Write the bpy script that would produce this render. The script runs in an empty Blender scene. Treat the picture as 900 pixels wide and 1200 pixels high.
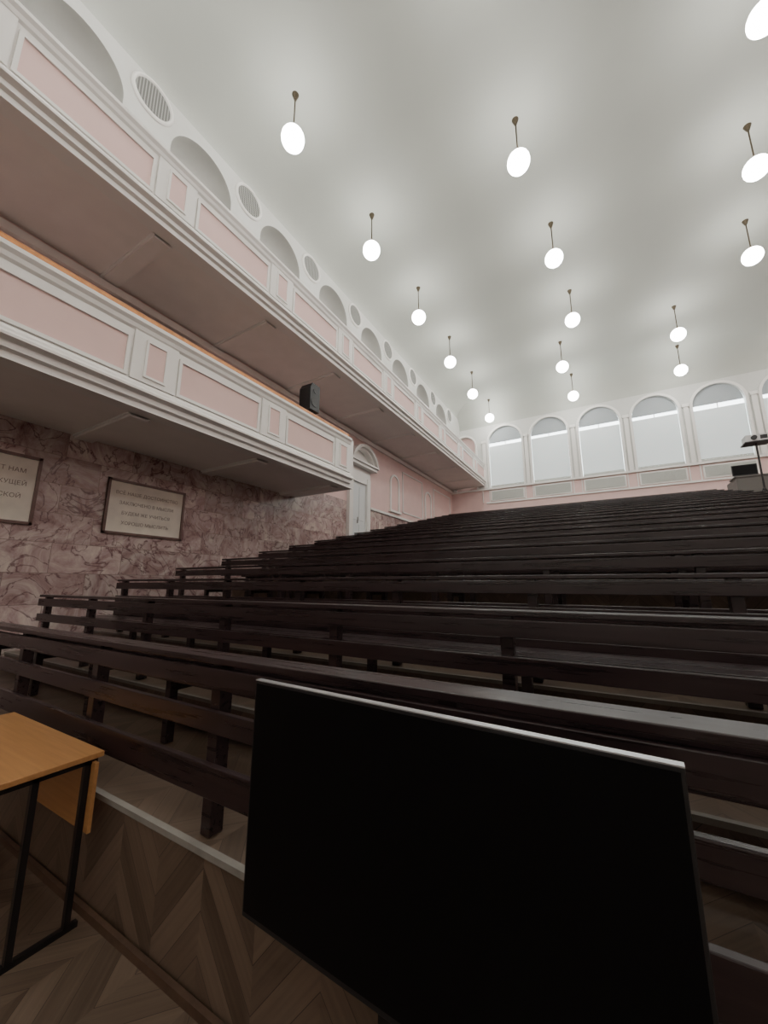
import bpy, bmesh, math, random
from mathutils import Matrix, Vector
random.seed(3)
scene = bpy.context.scene
COL = scene.collection

# ------------------------------------------------------------------ materials
def newmat(name):
    m = bpy.data.materials.new(name); m.use_nodes = True
    nt = m.node_tree; b = nt.nodes['Principled BSDF']
    return m, nt, b
def simple(name, col, rough=0.5, metal=0.0, emis=None, estr=0, bump=0.0, bscale=20, spec=0.5, var=0.0):
    m, nt, b = newmat(name)
    b.inputs['Base Color'].default_value = (*col, 1)
    b.inputs['Roughness'].default_value = rough
    b.inputs['Metallic'].default_value = metal
    b.inputs['Specular IOR Level'].default_value = spec
    if emis:
        b.inputs['Emission Color'].default_value = (*emis, 1)
        b.inputs['Emission Strength'].default_value = estr
    if bump > 0 or var > 0:
        g = nt.nodes.new('ShaderNodeNewGeometry')
        n = nt.nodes.new('ShaderNodeTexNoise'); n.inputs['Scale'].default_value = bscale
        n.inputs['Detail'].default_value = 4
        nt.links.new(g.outputs['Position'], n.inputs['Vector'])
        if bump > 0:
            bp = nt.nodes.new('ShaderNodeBump'); bp.inputs['Strength'].default_value = bump
            bp.inputs['Distance'].default_value = 0.01
            nt.links.new(n.outputs['Fac'], bp.inputs['Height'])
            nt.links.new(bp.outputs['Normal'], b.inputs['Normal'])
        if var > 0:
            r = nt.nodes.new('ShaderNodeValToRGB')
            r.color_ramp.elements[0].position = 0.3; r.color_ramp.elements[1].position = 0.7
            r.color_ramp.elements[0].color = (*[c*(1-var) for c in col], 1)
            r.color_ramp.elements[1].color = (*[min(1, c*(1+var)) for c in col], 1)
            nt.links.new(n.outputs['Fac'], r.inputs['Fac'])
            nt.links.new(r.outputs['Color'], b.inputs['Base Color'])
    return m

WHITE = simple('white_plaster', (0.62, 0.62, 0.595), 0.6, bump=0.1, bscale=8, var=0.02)
CEIL = simple('ceiling_plaster', (0.47, 0.485, 0.445), 0.7, var=0.03, bscale=0.6)
LUN = simple('lunette_shaded_plaster', (0.40, 0.395, 0.37), 0.7, var=0.03, bscale=2)  # greyer than the wall plaster: shade of the recesses put into the colour
MOLD = simple('white_moulding', (0.82, 0.80, 0.77), 0.45)
PINK = simple('pink_paint', (0.77, 0.54, 0.51), 0.6, var=0.02, bscale=3)
PINKD = simple('pink_wall', (0.76, 0.54, 0.515), 0.6, var=0.03, bscale=3)
SOFF = simple('soffit_paint', (0.84, 0.79, 0.76), 0.6, var=0.03, bscale=3)
FRONTW = simple('stage_wall_plaster', (0.80, 0.76, 0.72), 0.6, var=0.02, bscale=3)
GREYRAIL = simple('grey_rail_top', (0.4, 0.4, 0.38), 0.5)
ORWOOD = simple('orange_handrail_wood', (0.58, 0.22, 0.06), 0.35, var=0.2, bscale=12)
BLACK = simple('black_plastic', (0.008, 0.008, 0.009), 0.5)
SCREEN = simple('tv_screen', (0.0025, 0.0025, 0.003), 0.4, spec=0.12)
SILVER = simple('silver_trim', (0.55, 0.56, 0.58), 0.35, 0.7)
STEEL = simple('dark_steel', (0.014, 0.012, 0.012), 0.4, 0.3)
GREYM = simple('grey_panel', (0.50, 0.51, 0.48), 0.5)
BRASS = simple('aged_brass', (0.08, 0.06, 0.035), 0.45, 0.5)
GLOBE = simple('opal_glass_lit', (0.9, 0.9, 0.9), 0.3, emis=(1.0, 0.985, 0.93), estr=36)
BLIND = simple('roller_blind_glow', (0.72, 0.76, 0.76), 0.8, emis=(0.8, 0.93, 0.95), estr=0.28, var=0.03, bscale=5)  # emission stands in for daylight coming through the cloth
BLINDA = simple('arch_blind_glow', (0.38, 0.41, 0.43), 0.8, emis=(0.75, 0.88, 0.95), estr=0.03)  # weak emission imitates daylight behind the arch shade
PANE = simple('daylit_pane', (0.8, 0.8, 0.8), 0.2, emis=(0.9, 0.98, 1.0), estr=5.0)
NOSE = simple('step_nosing', (0.24, 0.22, 0.195), 0.5, var=0.15, bscale=8)
DOORW = simple('door_white', (0.7, 0.73, 0.74), 0.4)
PLAQ = simple('plaque_stone', (0.80, 0.75, 0.65), 0.5, var=0.08, bscale=5)
PLFR = simple('plaque_frame', (0.12, 0.06, 0.05), 0.3, var=0.2, bscale=10)
INK = simple('engraved_ink', (0.22, 0.16, 0.12), 0.6)
BROWNT = simple('brown_base_trim', (0.07, 0.038, 0.024), 0.5, var=0.2, bscale=20)
BOOTHM = simple('booth_board', (0.12, 0.11, 0.10), 0.5)
PROJ = simple('projector_white', (.6, .6, .6), .4)

def bench_mat():
    m, nt, b = newmat('dark_stained_wood')
    g = nt.nodes.new('ShaderNodeNewGeometry')
    mp = nt.nodes.new('ShaderNodeMapping'); mp.inputs['Scale'].default_value = (1.2, 25, 25)
    n = nt.nodes.new('ShaderNodeTexNoise'); n.inputs['Scale'].default_value = 1.5; n.inputs['Detail'].default_value = 6
    r = nt.nodes.new('ShaderNodeValToRGB')
    r.color_ramp.elements[0].position = 0.3; r.color_ramp.elements[1].position = 0.75
    r.color_ramp.elements[0].color = (0.014, 0.0088, 0.0095, 1)
    r.color_ramp.elements[1].color = (0.030, 0.018, 0.019, 1)
    nt.links.new(g.outputs['Position'], mp.inputs['Vector']); nt.links.new(mp.outputs[0], n.inputs['Vector'])
    nt.links.new(n.outputs['Fac'], r.inputs['Fac']); nt.links.new(r.outputs['Color'], b.inputs['Base Color'])
    rr = nt.nodes.new('ShaderNodeMapRange'); rr.inputs['To Min'].default_value = 0.20; rr.inputs['To Max'].default_value = 0.38
    nt.links.new(n.outputs['Fac'], rr.inputs['Value']); nt.links.new(rr.outputs[0], b.inputs['Roughness'])
    b.inputs['Specular IOR Level'].default_value = 0.45
    return m
BENCH = bench_mat()

def table_wood():
    m, nt, b = newmat('beech_laminate')
    g = nt.nodes.new('ShaderNodeNewGeometry')
    mp = nt.nodes.new('ShaderNodeMapping'); mp.inputs['Scale'].default_value = (2, 40, 40)
    n = nt.nodes.new('ShaderNodeTexNoise'); n.inputs['Scale'].default_value = 1.5; n.inputs['Detail'].default_value = 5
    r = nt.nodes.new('ShaderNodeValToRGB')
    r.color_ramp.elements[0].color = (0.38, 0.165, 0.058, 1); r.color_ramp.elements[0].position = 0.3
    r.color_ramp.elements[1].color = (0.47, 0.215, 0.08, 1); r.color_ramp.elements[1].position = 0.7
    nt.links.new(g.outputs['Position'], mp.inputs['Vector']); nt.links.new(mp.outputs[0], n.inputs['Vector'])
    nt.links.new(n.outputs['Fac'], r.inputs['Fac']); nt.links.new(r.outputs['Color'], b.inputs['Base Color'])
    b.inputs['Roughness'].default_value = 0.4
    return m
TWOOD = table_wood()

def chevron_mat():
    m, nt, b = newmat('chevron_floor')
    N = nt.nodes; L = nt.links
    g = N.new('ShaderNodeNewGeometry'); s = N.new('ShaderNodeSeparateXYZ'); L.new(g.outputs['Position'], s.inputs[0])
    def M(op, a, bb=None, c=None):
        n = N.new('ShaderNodeMath'); n.operation = op
        for i, v in enumerate((a, bb, c)):
            if v is None: continue
            if isinstance(v, (int, float)): n.inputs[i].default_value = v
            else: L.new(v, n.inputs[i])
        return n.outputs[0]
    W = 0.62
    xs = M('DIVIDE', s.outputs['X'], W)
    fr = M('FRACT', xs)
    tri = M('ABSOLUTE', M('SUBTRACT', fr, 0.5))
    yz = M('ADD', s.outputs['Y'], s.outputs['Z'])
    v = M('ADD', yz, M('MULTIPLY', tri, W*1.15))
    pl = M('DIVIDE', v, 0.15)
    pid = M('FLOOR', pl); pf = M('FRACT', pl)
    cid = M('FLOOR', M('MULTIPLY', xs, 2.0))
    cmb = N.new('ShaderNodeCombineXYZ'); L.new(pid, cmb.inputs[0]); L.new(cid, cmb.inputs[1])
    wn = N.new('ShaderNodeTexWhiteNoise'); wn.noise_dimensions = '3D'; L.new(cmb.outputs[0], wn.inputs['Vector'])
    cm2 = N.new('ShaderNodeCombineXYZ'); L.new(M('MULTIPLY', s.outputs['X'], 3), cm2.inputs[0]); L.new(M('MULTIPLY', v, 40), cm2.inputs[1]); L.new(wn.outputs['Value'], cm2.inputs[2])
    n = N.new('ShaderNodeTexNoise'); n.inputs['Scale'].default_value = 1.0; n.inputs['Detail'].default_value = 4; L.new(cm2.outputs[0], n.inputs['Vector'])
    mixv = M('ADD', M('MULTIPLY', wn.outputs['Value'], 0.4), M('MULTIPLY', n.outputs['Fac'], 0.65))
    r = N.new('ShaderNodeValToRGB')
    r.color_ramp.elements[0].color = (0.045, 0.028, 0.019, 1); r.color_ramp.elements[0].position = 0.1
    r.color_ramp.elements[1].color = (0.165, 0.112, 0.080, 1); r.color_ramp.elements[1].position = 0.9
    L.new(mixv, r.inputs['Fac'])
    gap = M('GREATER_THAN', pf, 0.025)
    mx = N.new('ShaderNodeMix'); mx.data_type = 'RGBA'
    L.new(gap, mx.inputs[0]); mx.inputs[6].default_value = (0.025, 0.016, 0.012, 1); L.new(r.outputs['Color'], mx.inputs[7])
    L.new(mx.outputs[2], b.inputs['Base Color'])
    b.inputs['Roughness'].default_value = 0.38
    return m
FLOORM = chevron_mat()

def marble_mat():
    m, nt, b = newmat('pink_marble')
    N = nt.nodes; L = nt.links
    g = N.new('ShaderNodeNewGeometry'); s = N.new('ShaderNodeSeparateXYZ'); L.new(g.outputs['Position'], s.inputs[0])
    c = N.new('ShaderNodeCombineXYZ'); L.new(s.outputs['Y'], c.inputs[0]); L.new(s.outputs['Z'], c.inputs[1])
    br = N.new('ShaderNodeTexBrick'); L.new(c.outputs[0], br.inputs['Vector'])
    br.inputs['Scale'].default_value = 1.0; br.inputs['Brick Width'].default_value = 0.95; br.inputs['Row Height'].default_value = 0.44
    br.inputs['Mortar Size'].default_value = 0.004; br.inputs['Color1'].default_value = (0, 0, 0, 1); br.inputs['Color2'].default_value = (1, 1, 1, 1)
    br.inputs['Mortar'].default_value = (0.5, 0.5, 0.5, 1)
    off = N.new('ShaderNodeVectorMath'); off.operation = 'SCALE'; L.new(br.outputs['Color'], off.inputs[0]); off.inputs['Scale'].default_value = 9
    ad = N.new('ShaderNodeVectorMath'); ad.operation = 'ADD'; L.new(g.outputs['Position'], ad.inputs[0]); L.new(off.outputs[0], ad.inputs[1])
    n1 = N.new('ShaderNodeTexNoise'); n1.inputs['Scale'].default_value = 1.7; n1.inputs['Detail'].default_value = 9; n1.inputs['Roughness'].default_value = 0.68; n1.inputs['Distortion'].default_value = 1.8
    L.new(ad.outputs[0], n1.inputs['Vector'])
    r = N.new('ShaderNodeValToRGB'); cr = r.color_ramp
    cr.elements[0].position = 0.30; cr.elements[0].color = (0.18, 0.09, 0.088, 1)
    cr.elements[1].position = 0.72; cr.elements[1].color = (0.74, 0.66, 0.58, 1)
    e = cr.elements.new(0.44); e.color = (0.40, 0.265, 0.255, 1)
    e = cr.elements.new(0.56); e.color = (0.56, 0.44, 0.41, 1)
    L.new(n1.outputs['Fac'], r.inputs['Fac'])
    n2 = N.new('ShaderNodeTexNoise'); n2.inputs['Scale'].default_value = 1.3; n2.inputs['Detail'].default_value = 5; n2.inputs['Distortion'].default_value = 2.5
    L.new(ad.outputs[0], n2.inputs['Vector'])
    a = N.new('ShaderNodeMath'); a.operation = 'SUBTRACT'; L.new(n2.outputs['Fac'], a.inputs[0]); a.inputs[1].default_value = 0.5
    a2 = N.new('ShaderNodeMath'); a2.operation = 'ABSOLUTE'; L.new(a.outputs[0], a2.inputs[0])
    r2 = N.new('ShaderNodeValToRGB'); r2.color_ramp.elements[0].position = 0.0; r2.color_ramp.elements[0].color = (0.85, 0.85, 0.85, 1)
    r2.color_ramp.elements[1].position = 0.022; r2.color_ramp.elements[1].color = (0, 0, 0, 1)
    L.new(a2.outputs[0], r2.inputs['Fac'])
    mx = N.new('ShaderNodeMix'); mx.data_type = 'RGBA'; L.new(r2.outputs['Color'], mx.inputs[0]); L.new(r.outputs['Color'], mx.inputs[6]); mx.inputs[7].default_value = (0.11, 0.04, 0.048, 1)
    sv = N.new('ShaderNodeMapRange'); sv.inputs['To Min'].default_value = 0.72; sv.inputs['To Max'].default_value = 1.12
    L.new(br.outputs['Color'], sv.inputs['Value'])
    sc = N.new('ShaderNodeVectorMath'); sc.operation = 'SCALE'; L.new(mx.outputs[2], sc.inputs[0]); L.new(sv.outputs[0], sc.inputs['Scale'])
    mx2 = N.new('ShaderNodeMix'); mx2.data_type = 'RGBA'; L.new(br.outputs['Fac'], mx2.inputs[0]); L.new(sc.outputs[0], mx2.inputs[6]); mx2.inputs[7].default_value = (0.25, 0.18, 0.16, 1)
    L.new(mx2.outputs[2], b.inputs['Base Color'])
    b.inputs['Roughness'].default_value = 0.14
    return m
MARBLE = marble_mat()

def grille_mat():
    m, nt, b = newmat('vent_grille')
    N = nt.nodes; L = nt.links
    g = N.new('ShaderNodeNewGeometry'); s = N.new('ShaderNodeSeparateXYZ'); L.new(g.outputs['Position'], s.inputs[0])
    def M(op, a, bb=None):
        n = N.new('ShaderNodeMath'); n.operation = op
        for i, v in enumerate((a, bb)):
            if v is None: continue
            if isinstance(v, (int, float)): n.inputs[i].default_value = v
            else: L.new(v, n.inputs[i])
        return n.outputs[0]
    f = M('MULTIPLY', M('SINE', M('MULTIPLY', s.outputs['Y'], 62)), M('SINE', M('MULTIPLY', s.outputs['Z'], 62)))
    t = M('GREATER_THAN', M('ABSOLUTE', f), 0.3)
    mx = N.new('ShaderNodeMix'); mx.data_type = 'RGBA'; L.new(t, mx.inputs[0]); mx.inputs[6].default_value = (0.42, 0.42, 0.40, 1); mx.inputs[7].default_value = (0.07, 0.07, 0.065, 1)
    L.new(mx.outputs[2], b.inputs['Base Color'])
    return m
GRILLE = grille_mat()

# ------------------------------------------------------------------ mesh builder
class MB:
    def __init__(s): s.v = []; s.f = []; s.m = []; s.mats = []; s.sm = []
    def mi(s, mat):
        if mat not in s.mats: s.mats.append(mat)
        return s.mats.index(mat)
    def add(s, vs, fs, mat, smooth=False):
        o = len(s.v); s.v += [tuple(v) for v in vs]; k = s.mi(mat)
        for f in fs: s.f.append([i+o for i in f]); s.m.append(k); s.sm.append(smooth)
    def box(s, x0, x1, y0, y1, z0, z1, mat):
        vs = [(x, y, z) for x in (x0, x1) for y in (y0, y1) for z in (z0, z1)]
        s.add(vs, [(0,1,3,2),(4,6,7,5),(0,4,5,1),(2,3,7,6),(0,2,6,4),(1,5,7,3)], mat)
    def pbox(s, P, a0, a1, z0, z1, d0, d1, mat):
        vs = [P(a, z, d) for a in (a0, a1) for z in (z0, z1) for d in (d0, d1)]
        s.add(vs, [(0,1,3,2),(4,6,7,5),(0,4,5,1),(2,3,7,6),(0,2,6,4),(1,5,7,3)], mat)
    def tube(s, p0, p1, r0, r1, mat, n=12, smooth=True):
        p0 = Vector(p0); p1 = Vector(p1); d = (p1-p0).normalized()
        u = d.orthogonal().normalized(); w = d.cross(u)
        vs = []
        for p, r in ((p0, r0), (p1, r1)):
            for i in range(n):
                a = 2*math.pi*i/n; vs.append(p + u*math.cos(a)*r + w*math.sin(a)*r)
        s.add(vs, [(i, (i+1) % n, n+(i+1) % n, n+i) for i in range(n)], mat, smooth)
        s.add(vs[:n], [tuple(range(n))], mat); s.add(vs[n:], [tuple(range(n))], mat)
    def sphere(s, c, r, mat, sz=1.0, n=22, k=12):
        vs = [(c[0], c[1], c[2]+r*sz)]
        for j in range(1, k):
            t = math.pi*j/k
            for i in range(n):
                a = 2*math.pi*i/n; vs.append((c[0]+r*math.sin(t)*math.cos(a), c[1]+r*math.sin(t)*math.sin(a), c[2]+r*sz*math.cos(t)))
        vs.append((c[0], c[1], c[2]-r*sz)); fs = []
        for i in range(n): fs.append((0, 1+i, 1+(i+1) % n))
        for j in range(k-2):
            for i in range(n):
                a = 1+j*n+i; b2 = 1+j*n+(i+1) % n; fs.append((a, a+n, b2+n, b2))
        l = len(vs)-1
        for i in range(n): fs.append((l, 1+(k-2)*n+(i+1) % n, 1+(k-2)*n+i))
        s.add(vs, fs, mat, True)
    def extrude(s, prof, y0, y1, mat, axis='Y', closed=True, smooth=False):
        n = len(prof)
        if axis == 'Y': vs = [(p[0], y0, p[1]) for p in prof] + [(p[0], y1, p[1]) for p in prof]
        else: vs = [(y0, p[0], p[1]) for p in prof] + [(y1, p[0], p[1]) for p in prof]
        rng = range(n) if closed else range(n-1)
        s.add(vs, [(i, (i+1) % n, n+(i+1) % n, n+i) for i in rng], mat, smooth)
        if closed:
            s.add(vs[:n], [tuple(range(n))], mat); s.add(vs[n:], [tuple(range(n))], mat)
    def arch_ring(s, P, c, r1, r2, z0, zs, d0, d1, mat, n=20):
        def out(r):
            return [(c-r, z0)] + [(c-r*math.cos(math.pi*i/n), zs+r*math.sin(math.pi*i/n)) for i in range(n+1)] + [(c+r, z0)]
        A = out(r1); B = out(r2); k = len(A)
        vs = [P(a, z, d1) for a, z in A] + [P(a, z, d1) for a, z in B] + [P(a, z, d0) for a, z in A] + [P(a, z, d0) for a, z in B]
        fs = []
        for i in range(k-1):
            fs += [(i, i+1, k+i+1, k+i), (i, 2*k+i, 2*k+i+1, i+1), (k+i, k+i+1, 3*k+i+1, 3*k+i)]
        s.add(vs, fs, mat)
    def arch_fill(s, P, c, r, z0, zs, d, mat, n=20):
        pts = [(c-r, z0)] + [(c-r*math.cos(math.pi*i/n), zs+r*math.sin(math.pi*i/n)) for i in range(n+1)] + [(c+r, z0)]
        s.add([P(a, z, d) for a, z in pts], [tuple(range(len(pts)))], mat)
    def wall_bay(s, P, c, W, r, zb, z0, zs, zt, depth, mat, n=20, wl=None, wr=None, rmat=None):
        rmat = rmat or mat
        l = c-W/2 if wl is None else wl; rr = c+W/2 if wr is None else wr
        def q(a0, a1, b0, b1):
            if a1-a0 < 1e-4 or b1-b0 < 1e-4: return
            s.add([P(a0, b0, 0), P(a1, b0, 0), P(a1, b1, 0), P(a0, b1, 0)], [(0,1,2,3)], mat)
        q(l, c-r, zb, zt); q(c+r, rr, zb, zt); q(c-r, c+r, zb, z0)
        arc = [(c-r*math.cos(math.pi*i/n), zs+r*math.sin(math.pi*i/n)) for i in range(n+1)]
        for (a0, b0), (a1, b1) in zip(arc[:-1], arc[1:]):
            s.add([P(a0, b0, 0), P(a1, b1, 0), P(a1, zt, 0), P(a0, zt, 0)], [(0,1,2,3)], mat)
        o = [(c-r, z0)] + arc + [(c+r, z0)]
        for (a0, b0), (a1, b1) in zip(o, o[1:]+o[:1]):
            s.add([P(a0, b0, 0), P(a1, b1, 0), P(a1, b1, -depth), P(a0, b0, -depth)], [(0,1,2,3)], rmat)
    def vault(s, P, c, r, z0, zs, depth, mat, n=20, k=6):
        def out(rr):
            return [(c-rr, z0)] + [(c-rr*math.cos(math.pi*i/n), zs+rr*math.sin(math.pi*i/n)) for i in range(n+1)] + [(c+rr, z0)]
        vs = []; m = n+3
        for j in range(k+1):
            t = math.pi/2*j/k
            vs += [P(a, z, -depth*math.sin(t)) for a, z in out(r*(1-0.45*(1-math.cos(t))))]
        fs = [(j*m+i, j*m+i+1, (j+1)*m+i+1, (j+1)*m+i) for j in range(k) for i in range(m-1)]
        fs.append(tuple(k*m+i for i in range(m)))
        s.add(vs, fs, mat, True)
    def obj(s, name, bevel=0, parent=None):
        me = bpy.data.meshes.new(name); me.from_pydata(s.v, [], s.f)
        for mt in s.mats: me.materials.append(mt)
        for p, k, sm in zip(me.polygons, s.m, s.sm): p.material_index = k; p.use_smooth = sm
        bm = bmesh.new(); bm.from_mesh(me); bmesh.ops.recalc_face_normals(bm, faces=bm.faces); bm.to_mesh(me); bm.free()
        o = bpy.data.objects.new(name, me); COL.objects.link(o)
        if parent: o.parent = parent
        if bevel:
            b = o.modifiers.new('bevel', 'BEVEL'); b.width = bevel; b.segments = 2; b.limit_method = 'ANGLE'
        return o
def empty(name, loc=(0, 0, 0)):
    e = bpy.data.objects.new(name, None); e.location = loc; COL.objects.link(e); return e

# ------------------------------------------------------------------ dimensions
XL, XR, YB, YF, ZC = -7.0, 11.4, 19.6, -7.0, 11.2
XBAL = -5.16; BAY = 2.19; PIL0 = 2.55
PITCH = 0.88; RISE = 0.204; NROW = 19; Z1 = 0.515
def rowY(i): return 1.25 + PITCH*(i-1)
def platZ(i): return Z1 + RISE*(i-1)
def edgeY(i): return 1.2 if i == 1 else rowY(i)-0.06
PL = lambda X0: (lambda a, z, d: (X0+d, a, z))
PB = lambda a, z, d: (a, YB-d, z)

# ------------------------------------------------------------------ floor
b = MB(); b.box(XL-.2, XR+.2, YF-.2, 1.2, -0.2, 0, FLOORM); b.obj('floor')
b = MB(); prof = [(1.2, -0.2)]
for i in range(1, NROW+1):
    prof += [(edgeY(i), platZ(i-1) if i > 1 else 0), (edgeY(i), platZ(i))]
prof += [(YB+.2, platZ(NROW)), (YB+.2, -0.2)]
b.extrude(prof, XL, XR, FLOORM, axis='X')
for i in range(1, NROW+1):
    y = edgeY(i); z = platZ(i); b.box(XL, XR, y-0.008, y+0.022, z-0.022, z+0.003, NOSE)
b.obj('floor_raked_steps')
b = MB(); b.box(XL, XR, 1.165, 1.188, 0, 0.035, BROWNT); b.obj('trim_1')

# ------------------------------------------------------------------ walls
b = MB()
b.box(XL-.2, XL, YF, YB+.2, -0.2, 4.25, MARBLE)
b.box(XL-.2, XL, YF, YB+.2, 4.25, 7.0, PINKD)
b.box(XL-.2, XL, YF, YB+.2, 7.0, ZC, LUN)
b.obj('wall_left')
XA = -6.42
b = MB(); P = PL(XA)
a_end = None
for k in range(-5, 9):
    c = PIL0+BAY*(k+0.5)
    if c-BAY/2 > YB-.3: break
    if c+BAY/2 < YB+0.3:
        b.wall_bay(P, c, BAY, 0.68, 6.95, 6.95, 9.80, 10.75, 0.001, WHITE)
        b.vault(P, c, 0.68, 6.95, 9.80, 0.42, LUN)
        a_end = c+BAY/2
if a_end < YB:
    b.add([(XA, a_end, 6.95), (XA, YB, 6.95), (XA, YB, 10.75), (XA, a_end, 10.75)], [(0, 1, 2, 3)], WHITE)
b.obj('wall_left_arcade')
b = MB()
cv = [(XA + 1.3*(1-math.cos(t)), 10.75 + (ZC-10.75)*math.sin(t)) for t in [math.pi/2*i/14 for i in range(15)]]
b.extrude(cv, YF, YB, CEIL, closed=False, smooth=True)
ZBK = 10.10
cb = [(YB - 1.5*(1-math.cos(t)), ZBK + (ZC-ZBK)*math.sin(t)) for t in [math.pi/2*i/16 for i in range(17)]]
b.extrude(cb, XL, XR, CEIL, axis='X', closed=False, smooth=True)
b.obj('trim_2')
b = MB(); b.box(XL-.2, XR+.2, YF-.2, YB+.2, ZC, ZC+.2, CEIL); b.obj('ceiling')

# back wall
b = MB()
WC = [-6.17, -4.0, -1.86, 0.33, 2.50, 4.68, 6.86, 9.04]
WR = 0.84; SILL = 6.62; SPR = 9.08
edges = [XL] + [(WC[i]+WC[i+1])/2 for i in range(len(WC)-1)] + [XR]
for i, c in enumerate(WC):
    r = 0.6 if i == 0 else WR
    b.wall_bay(PB, c, 0, r, SILL-0.05, SILL, SPR, ZBK, 0.22, WHITE, wl=edges[i], wr=edges[i+1])
b.arch_fill(PB, WC[0], .6, SILL, SPR, -.21, PINKD)
b.box(XL-.2, XR+.2, YB, YB+.2, -0.2, SILL-0.05, PINKD)
b.box(XL-.2, XR+.2, YB+.24, YB+.4, SILL-0.05, ZC, PINKD)
b.obj('wall_back')
b = MB()
for i, c in enumerate(WC):
    b.arch_ring(PB, c, (0.6 if i == 0 else WR), (0.7 if i == 0 else WR+0.1), SILL, SPR, 0, 0.05, MOLD)
for e in edges[1:-1]:
    b.pbox(PB, e-0.08, e+0.08, SILL, SPR+0.1, 0, 0.09, MOLD)
    b.pbox(PB, e-0.12, e+0.12, SPR+0.02, SPR+0.16, 0, 0.12, MOLD)
b.pbox(PB, XL, XR, SILL-0.11, SILL-0.02, 0, 0.12, MOLD)
b.pbox(PB, edges[1], XR, 5.78, 5.86, 0, 0.06, MOLD)
for i in range(1, len(edges)-1):
    e = edges[i]
    b.pbox(PB, e+0.16, e+0.20, 5.86, SILL-.11, 0, 0.04, MOLD); b.pbox(PB, e-0.20, e-0.16, 5.86, SILL-.11, 0, 0.04, MOLD)
b.obj('trim_3')
for i, c in enumerate(WC[1:]):
    b = MB()
    b.arch_fill(PB, c, WR, SILL, SPR, -0.2, PANE)
    b.pbox(PB, c-0.02, c+0.02, SILL, SPR+WR-0.02, -0.19, -0.16, MOLD)
    b.arch_fill(PB, c, WR-0.01, SPR+0.02, SPR+0.021, -0.13, BLINDA)
    drop = [0.0, 0.03, 0.0, 0.02, -0.03, 0.01, 0.0][i]
    b.pbox(PB, c-WR+0.01, c+WR-0.01, SILL+0.13, SPR-0.15+drop, -0.11, -0.10, BLIND)
    b.tube(PB(c-WR+0.01, SILL+0.13, -0.105), PB(c+WR-0.01, SILL+0.13, -0.105), 0.018, 0.018, GREYM, n=8)
    b.pbox(PB, c-WR+0.01, c+WR-0.01, SILL, SILL+0.11, -0.11, -0.10, GREYM)
    b.obj('window_%d' % (i+1))
    b = MB()
    b.pbox(PB, c-0.84, c+0.84, 5.9, 6.46, 0.002, 0.05, MOLD)
    b.pbox(PB, c-0.78, c+0.78, 5.96, 6.40, 0.05, 0.065, GREYM)
    for j in range(26):
        x = c-0.76+j*0.06; b.pbox(PB, x, x+0.02, 5.98, 6.38, 0.065, 0.08, GREYM)
    b.obj('radiator_cover' if i == 0 else 'radiator_cover.%03d' % i)

b = MB(); b.box(XR, XR+.2, YF, YB+.2, -0.2, 4.25, MARBLE); b.box(XR, XR+.2, YF, YB+.2, 4.25, ZC, PINK); b.obj('wall_right')
b = MB(); b.box(XL-.2, XR+.2, YF-.2, YF, -0.2, ZC, FRONTW); b.obj('wall_front')

vi = 0
for n in range(-2, 8):
    y = PIL0+0.02+BAY*n; z = 10.36
    b = MB(); R = 0.38; nn = 32
    rings = [(R, 0.0), (R, 0.03), (R-0.02, 0.05), (R-0.05, 0.05), (R-0.065, 0.02)]
    for (ra, da), (rb, db) in zip(rings[:-1], rings[1:]):
        vs = [(XA+da, y+ra*math.cos(2*math.pi*i/nn), z+ra*math.sin(2*math.pi*i/nn)) for i in range(nn)] + \
             [(XA+db, y+rb*math.cos(2*math.pi*i/nn), z+rb*math.sin(2*math.pi*i/nn)) for i in range(nn)]
        b.add(vs, [(i, (i+1) % nn, nn+(i+1) % nn, nn+i) for i in range(nn)], MOLD, True)
    b.add([(XA+0.02, y+(R-.065)*math.cos(2*math.pi*i/nn), z+(R-.065)*math.sin(2*math.pi*i/nn)) for i in range(nn)], [tuple(range(nn))], GRILLE)
    b.obj('round_vent' if vi == 0 else 'round_vent.%03d' % vi); vi += 1

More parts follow.
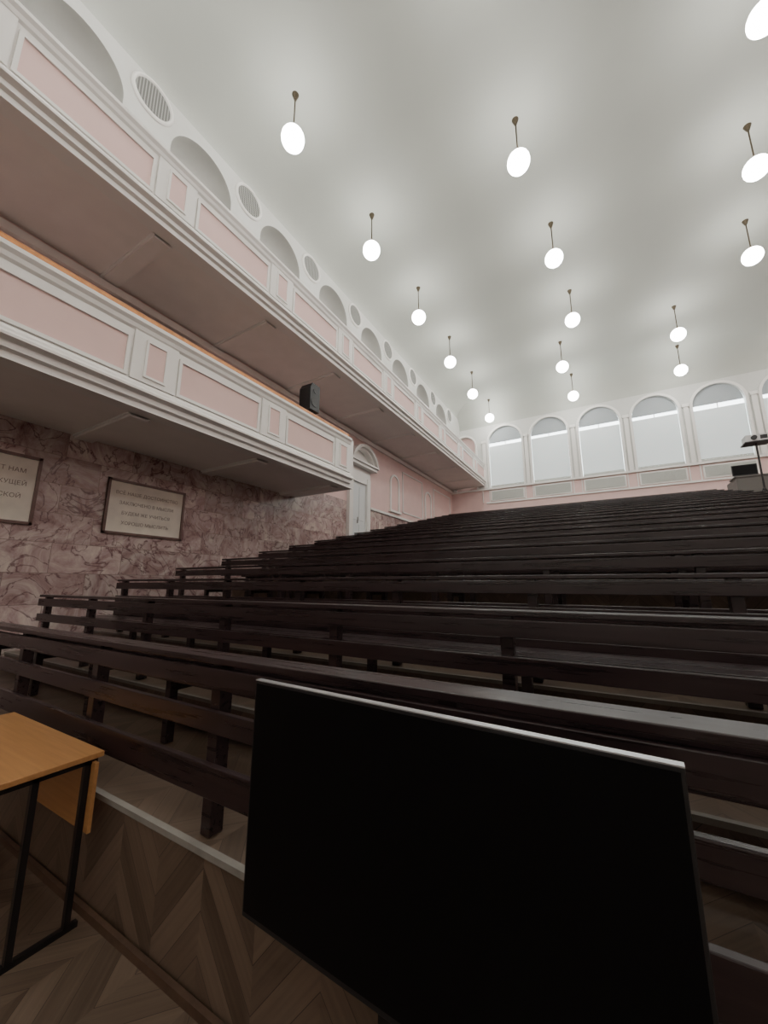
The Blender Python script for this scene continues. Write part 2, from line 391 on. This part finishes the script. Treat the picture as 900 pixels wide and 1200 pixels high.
# ------------------------------------------------------------------ balconies
def balcony(name, T, y0, y1, soffmat, topmat, hand=False, endcap=False):
    b = MB(); X = XBAL
    offs = [(-.22, 0), (.08, 0), (.08, -.05), (.045, -.09), (.03, -.14), (.0, -.17), (.0, -.86), (.03, -.88), (.05, -.92), (.05, -.945),
            (.10, -.97), (.12, -1.0), (.12, -1.03), (.05, -1.06), (.05, -1.13), (.0, -1.15), (.0, -1.23), (-.22, -1.23)]
    b.extrude([(X+a, T+c) for a, c in offs], y0, y1, MOLD)
    b.box(X-.22, X+.06, y0, y1, T, T+.012, topmat)
    if hand:
        b.box(X-.16, X-.02, y0, y1, T+.012, T+.13, ORWOOD)
    b.box(XL+.003, X-.22, y0, y1, T-1.23, T-1.05, soffmat)
    if endcap: b.box(XL+.003, X-.0, y1, y1+.16, T-1.23, T, MOLD)
    P = PL(X)
    n = -5
    def frame(a0, a1, z0, z1, w, d):
        b.pbox(P, a0, a1, z0, z0+w, 0, d, MOLD); b.pbox(P, a0, a1, z1-w, z1, 0, d, MOLD)
        b.pbox(P, a0, a0+w, z0+w, z1-w, 0, d, MOLD); b.pbox(P, a1-w, a1, z0+w, z1-w, 0, d, MOLD)
    while True:
        pc = PIL0+BAY*n
        if pc > y1+1.5: break
        a0, a1 = max(pc-.30, y0), min(pc+.30, y1)
        if a1-a0 > .3:
            b.pbox(P, a0, a1, T-.86, T-.17, 0, .035, MOLD)
            if pc-.13 > y0 and pc+.13 < y1:
                P2 = PL(X+.035)
                b.pbox(P2, pc-.12, pc+.12, T-.76, T-.28, 0, .006, PINK)
                for (u0, u1, w0, w1) in ((pc-.15, pc+.15, T-.79, T-.76), (pc-.15, pc+.15, T-.28, T-.25), (pc-.15, pc-.12, T-.76, T-.28), (pc+.12, pc+.15, T-.76, T-.28)):
                    b.pbox(P2, u0, u1, w0, w1, 0, .022, MOLD)
        l0, l1 = max(pc+.33, y0+.05), min(pc+BAY-.33, y1-.05)
        if l1-l0 > .3:
            b.pbox(P, l0+.03, l1-.03, T-.82, T-.29, 0, .006, PINK)
            frame(l0, l1, T-.85, T-.26, .045, .03)
        if y0 < pc < y1-.1:
            b.box(XL+.003, X-.22, pc-.12, pc+.12, T-1.28, T-1.23, soffmat)
            b.box(XL+.003, X-.22, pc-.15, pc+.15, T-1.25, T-1.23, MOLD)
        n += 1
    return b.obj(name)
balcony('gallery_balcony', 7.99, YF, YB-.01, SOFF, GREYRAIL)
balcony('gallery_balcony.001', 5.12, YF, 7.23, SOFF, MOLD, hand=True, endcap=True)

# ------------------------------------------------------------------ left wall features
def plaque(name, y0, y1, z0, z1, lines, size):
    b = MB(); P = PL(XL)
    b.pbox(P, y0, y1, z0, z1, 0.0, 0.02, PLAQ)
    w = 0.04
    for (a0, a1, c0, c1) in ((y0, y1, z0, z0+w), (y0, y1, z1-w, z1), (y0, y0+w, z0, z1), (y1-w, y1, z0, z1)):
        b.pbox(P, a0, a1, c0, c1, 0.0, 0.045, PLFR)
    o = b.obj(name)
    n = len(lines); step = (z1-z0-0.25)/n
    for i, t in enumerate(lines):
        cu = bpy.data.curves.new('txt', 'FONT'); cu.body = t; cu.size = size; cu.align_x = 'CENTER'; cu.extrude = 0.001
        tmp = bpy.data.objects.new('tmp', cu); COL.objects.link(tmp)
        dg = bpy.context.evaluated_depsgraph_get()
        me = bpy.data.meshes.new_from_object(tmp.evaluated_get(dg)); bpy.data.objects.remove(tmp)
        me.materials.clear(); me.materials.append(INK)
        to = bpy.data.objects.new('inscription_line_%d' % (i+1), me); COL.objects.link(to)
        to.rotation_euler = (math.pi/2, 0, math.pi/2)
        to.location = (XL+0.022, (y0+y1)/2, z1-0.12-step*(i+0.75)); to.parent = o
plaque('wall_plaque', 2.97, 4.31, 2.42, 3.35, ['ВСЁ НАШЕ ДОСТОИНСТВО', 'ЗАКЛЮЧЕНО В МЫСЛИ', 'БУДЕМ ЖЕ УЧИТЬСЯ', 'ХОРОШО МЫСЛИТЬ'], 0.08)
plaque('wall_plaque.001', 0.72, 2.1, 2.42, 3.40, ['НАУКА СОКРАЩАЕТ НАМ', 'ОПЫТЫ БЫСТРОТЕКУЩЕЙ', 'ЖИЗНИ ЧЕЛОВЕЧЕСКОЙ', '(А. С. ПУШКИН)'], 0.085)

b = MB(); P = PL(XL+.002); y0, y1, zb, zt = 9.90, 10.75, platZ(11), 5.0
b.pbox(P, y0, y1, zb, zt, 0, 0.03, DOORW)
for (c0, c1) in ((zb+.15, zb+1.0), (zb+1.15, zt-.15)):
    for (a0, a1) in ((y0+.08, y0+.38), (y0+.46, y1-.08)):
        b.pbox(P, a0, a1, c0, c1, 0.03, 0.045, DOORW)
b.tube((XL+.05, y1-.48, zb+1.05), (XL+.05, y1-.48, zb+1.25), .015, .015, BRASS)
b.obj('door_1')
b = MB()
b.pbox(P, y0-.2, y0, zb-.1, zt+.2, 0, .12, MOLD); b.pbox(P, y1, y1+.2, zb-.1, zt+.2, 0, .12, MOLD)
b.pbox(P, y0-.2, y1+.2, zt, zt+.5, 0, .1, MOLD)
b.pbox(P, y0-.35, y1+.35, zt+.5, zt+.6, 0, .3, MOLD); b.pbox(P, y0-.4, y1+.4, zt+.6, zt+.66, 0, .36, MOLD)
cc = (y0+y1)/2; hh = 0.62
def seg(ro, ri, d0, d1):
    n = 16; hw = (y1-y0)/2+.38; R = (hw**2+hh**2)/(2*hh); zc = zt+.66+hh-R; a = math.asin(hw/R)
    pts = []
    for r in (R+ro, R+ri):
        pts.append([(cc+r*math.sin(-a+2*a*i/n), max(zt+.66, zc+r*math.cos(-a+2*a*i/n))) for i in range(n+1)])
    vs = [P(y, z, d1) for y, z in pts[0]] + [P(y, z, d1) for y, z in pts[1]] + [P(y, z, d0) for y, z in pts[0]] + [P(y, z, d0) for y, z in pts[1]]
    k = n+1; fs = []
    for i in range(n): fs += [(i, i+1, k+i+1, k+i), (i, 2*k+i, 2*k+i+1, i+1), (k+i, k+i+1, 3*k+i+1, 3*k+i)]
    b.add(vs, fs, MOLD)
seg(0.0, -0.1, 0, .36); seg(-.1, -.17, 0, .25)
b.arch_fill(P, cc, 0.55, zt+.66, zt+.67, .05, MOLD)
b.obj('trim_4')
b = MB()
for yc in (12.9, 16.2):
    b.arch_ring(P, yc, .30, .38, 4.45, 5.55, 0, .05, MOLD); b.arch_fill(P, yc, .30, 4.45, 5.55, .01, PINK)
    b.pbox(P, yc-.45, yc+.45, 4.37, 4.45, 0, .1, MOLD)
for (a0, a1) in ((13.6, 15.6), (16.9, 19.2)):
    for (u0, u1, w0, w1) in ((a0, a1, 4.5, 4.55), (a0, a1, 6.2, 6.25), (a0, a0+.05, 4.5, 6.25), (a1-.05, a1, 4.5, 6.25)):
        b.pbox(P, u0, u1, w0, w1, 0, .03, MOLD)
b.pbox(P, 11.1, YB, 4.2, 4.28, 0, .05, MOLD)
b.pbox(P, YF, YB, 6.55, 6.68, 0, .08, SOFF)
b.obj('trim_5')
b = MB(); b.pbox(P, 2.7, 4.1, 4.3, 6.45, 0.0, 0.03, BLACK)
for (u0, u1, w0, w1) in ((2.6, 2.7, 4.2, 6.5), (4.1, 4.2, 4.2, 6.5), (2.6, 4.2, 6.42, 6.5)): b.pbox(P, u0, u1, w0, w1, 0, .06, GREYM)
b.obj('door_2')

b = MB(); X0 = -5.34; Yc = 5.92; zz = 5.33
prof = [(-.17, 0), (.17, 0), (.17, .62), (-.10, .62), (-.17, .5)]
vs = [(X0-.14, Yc+p[0], zz+p[1]) for p in prof] + [(X0+.16, Yc+p[0]*.9, zz+p[1]) for p in prof]
b.add(vs, [(0,1,2,3,4), (5,6,7,8,9)] + [(i, (i+1) % 5, 5+(i+1) % 5, 5+i) for i in range(5)], BLACK)
b.tube((X0+.165, Yc, zz+.2), (X0+.172, Yc, zz+.2), .12, .12, STEEL, 24); b.tube((X0+.165, Yc, zz+.46), (X0+.172, Yc, zz+.46), .06, .06, STEEL, 20)
b.tube((X0+.09, Yc, 5.262), (X0+.09, Yc, zz), .02, .02, STEEL); b.box(X0+.03, X0+.15, Yc-.08, Yc+.08, 5.251, 5.263, STEEL)
b.obj('loudspeaker')

# ------------------------------------------------------------------ benches
def bench(name, i, x0, x1):
    b = MB(); y = rowY(i); z = platZ(i); T = .75
    b.box(x0, x1, y-.03, y+.10, z+T-.028, z+T, BENCH)
    b.box(x0, x1, y-.035, y-.005, z+T-.135, z+T-.045, BENCH)
    b.box(x0, x1, y-.03, y, z+.43, z+.52, BENCH)
    b.box(x0, x1, y-.03, y, z+.17, z+.30, BENCH)
    if x0 < 0: xs = [-1.66+1.14*k for k in range(-4, 5)] + [x1-.1]
    else: xs = [x0+.04+(x1-x0-.14)*j/5 for j in range(6)]
    for x in xs:
        b.box(x, x+.065, y, y+.07, z+.004, z+T-.028, BENCH)
        if i > 1:
            zl = platZ(i-1)
            b.box(x, x+.06, y-.40, y-.34, zl+.004, zl+.42, BENCH)
            b.box(x+.005, x+.055, y-.34, y, zl+.34, zl+.42, BENCH)
    if i > 1:
        zl = platZ(i-1)
        b.box(x0, x1, y-.43, y-.25, zl+.42, zl+.45, BENCH); b.box(x0, x1, y-.235, y-.06, zl+.42, zl+.45, BENCH)
    return b.obj(name, bevel=.004)
cnt = 0
for i in range(1, NROW+1):
    bench('auditorium_bench' if cnt == 0 else 'auditorium_bench.%03d' % cnt, i, -6.3, 3.64); cnt += 1
for i in range(1, 17):
    bench('auditorium_bench.%03d' % cnt, i, 4.75, XR-.6); cnt += 1

# ------------------------------------------------------------------ pendant lights
ZG = 8.5
pts = [(-.5275, .493+.34*n) for n in range(-4, 6)]
pts += [(-.091, .801), (-.05, 1.141), (-.022, 1.48), (-.088, 1.81), (-.065, 2.143)] + [(-.08, .801-.34*k) for k in range(1, 5)]
pts += [(.339, .774), (.409, 1.104), (.482, 1.437), (.343, 1.789), (.395, 2.12)] + [(.36, .774-.34*k) for k in range(1, 5)]
pts += [(.95, .774+.34*k) for k in range(-4, 5)]
for n, (a, c) in enumerate(pts):
    x, y, z = a*ZG, c*ZG, 1.6+ZG
    top = ZC
    if y > YB-1.5:
        cq = 1-(YB-y)/1.5; top = ZBK+(ZC-ZBK)*math.sin(math.acos(max(-1, min(1, cq))))
    b = MB()
    b.sphere((x, y, z), .22, GLOBE, 1.0)
    b.tube((x, y, z+.205), (x, y, z+.26), .07, .045, BRASS)
    b.tube((x, y, z+.25), (x, y, top-.02), .014, .014, BRASS, 8)
    b.tube((x, y, top-.12), (x, y, top-.002), .03, .07, BRASS, 16)
    b.obj('pendant_globe_light' if n == 0 else 'pendant_globe_light.%03d' % n)

# ------------------------------------------------------------------ television on stand
A = Vector((-1.134, 1.037, 0)); Bp = Vector((.095, .976, 0)); ex = (Bp-A).normalized(); ey = Vector((-ex.y, ex.x, 0)); W = (Bp-A).length
TT = 1.26; H = .72
def TVP(a, z, d): v = A+ex*a-ey*d; return (v.x, v.y, z)
tv = empty('television')
b = MB()
b.pbox(TVP, 0, W, TT-H, TT, -.03, 0, BLACK)
b.pbox(TVP, .25, W-.25, TT-H+.05, TT-.2, -.06, -.03, BLACK)
b.obj('casing', bevel=.002, parent=tv)
b = MB(); b.pbox(TVP, .008, W-.008, TT-H+.016, TT-.009, 0, .0015, SCREEN); b.obj('screen', parent=tv)
b = MB(); b.pbox(TVP, 0, W, TT, TT+.003, -.022, .001, SILVER); b.obj('metal_bezel', parent=tv)
b = MB()
for a in (W/2-.12, W/2+.08): b.pbox(TVP, a, a+.04, .03, TT-.25, -.10, -.06, STEEL)
b.pbox(TVP, W/2-.35, W/2+.35, 0.0, .03, -.12, -.04, STEEL)
for a in (W/2-.35, W/2+.30): b.pbox(TVP, a, a+.05, 0.0, .03, -.12, .35, STEEL)
b.pbox(TVP, W/2-.2, W/2+.2, TT-.45, TT-.40, -.07, -.06, STEEL)
b.obj('floor_stand', parent=tv)

# ------------------------------------------------------------------ desk
dk = empty('school_desk')
b = MB(); b.box(-3.52, -2.32, .60, 1.145, .735, .76, TWOOD); b.obj('top', bevel=.003, parent=dk)
b = MB(); b.box(-2.88, -2.30, 1.10, 1.116, .41, .72, TWOOD); b.obj('modesty_panel', parent=dk)
b = MB(); t = .026
for x in (-2.35, -3.42):
    for y in (.88, 1.085): b.box(x-t/2, x+t/2, y-t/2, y+t/2, 0.02, .735, STEEL)
    b.box(x-t/2, x+t/2, .62, 1.13, .0, .024, STEEL); b.box(x-t/2, x+t/2, .64, 1.12, .71, .735, STEEL)
b.box(-3.42, -2.35, 1.09, 1.10, .71, .733, STEEL); b.box(-3.42, -2.35, .66, .68, .71, .733, STEEL)
b.obj('steel_frame', parent=dk)

# ------------------------------------------------------------------ projector & booth
zf = platZ(16); px, py, pz = 4.27, 15.0, 5.80
b = MB()
b.box(px-.26, px+.26, py-.2, py+.2, pz+.04, pz+.24, PROJ)
b.tube((px-.08, py-.2, pz+.14), (px-.08, py-.26, pz+.14), .07, .065, BLACK, 20)
b.box(px+.06, px+.22, py-.205, py-.2, pz+.08, pz+.2, BLACK)
b.box(px-.30, px+.30, py-.24, py+.24, pz-.0, pz+.03, BLACK)
for sx in (-.2, .2): b.tube((px+sx, py, pz+.03), (px+sx, py, pz+.05), .03, .03, BLACK)
b.tube((px, py, zf+.5), (px, py, pz), .025, .025, STEEL)
for a in range(3):
    an = a*2*math.pi/3+.5; b.tube((px, py, zf+.9), (px+.4*math.cos(an), py+.28*math.sin(an), zf+.0), .015, .015, STEEL, 8)
b.obj('projector_on_tripod')
zf = platZ(NROW-1)
b = MB()
b.box(4.0, 6.2, 16.3, 16.36, zf+.0, 5.10, BOOTHM); b.box(4.0, 4.06, 16.36, 17.4, platZ(NROW), 5.10, BOOTHM)
b.box(6.14, 6.2, 16.36, 17.4, platZ(NROW), 5.10, BOOTHM); b.box(3.96, 6.24, 16.26, 16.9, 5.10, 5.14, BOOTHM)
b.obj('control_booth_desk')
b = MB(); b.box(3.98, 4.62, 16.5, 16.54, 5.2, 5.56, BLACK); b.box(4.26, 4.34, 16.54, 16.57, 5.15, 5.35, BLACK); b.box(4.15, 4.45, 16.45, 16.65, 5.14, 5.155, BLACK)
b.box(4.0, 4.6, 16.497, 16.5, 5.22, 5.54, SCREEN); b.obj('computer_monitor')

# ------------------------------------------------------------------ world + camera
w = bpy.data.worlds.new('world'); scene.world = w; w.use_nodes = True
w.node_tree.nodes['Background'].inputs[0].default_value = (.8, .9, 1, 1); w.node_tree.nodes['Background'].inputs[1].default_value = .3
scene.view_settings.gamma = 1.17
cam = bpy.data.cameras.new('camera'); co = bpy.data.objects.new('camera', cam); COL.objects.link(co)
cam.sensor_fit = 'VERTICAL'; cam.sensor_height = 36; cam.lens = 445/1200*36; cam.clip_start = .05; cam.clip_end = 200
Yh = Vector((262, -86, -445)).normalized()
Lx = Vector((783.4, 84, 445)); Xh = (Lx - Yh*Lx.dot(Yh)).normalized(); Zh = Xh.cross(Yh)
R = Matrix((Xh, Yh, Zh)).to_4x4()
co.matrix_world = Matrix.Translation((0, 0, 1.6)) @ R
scene.camera = co
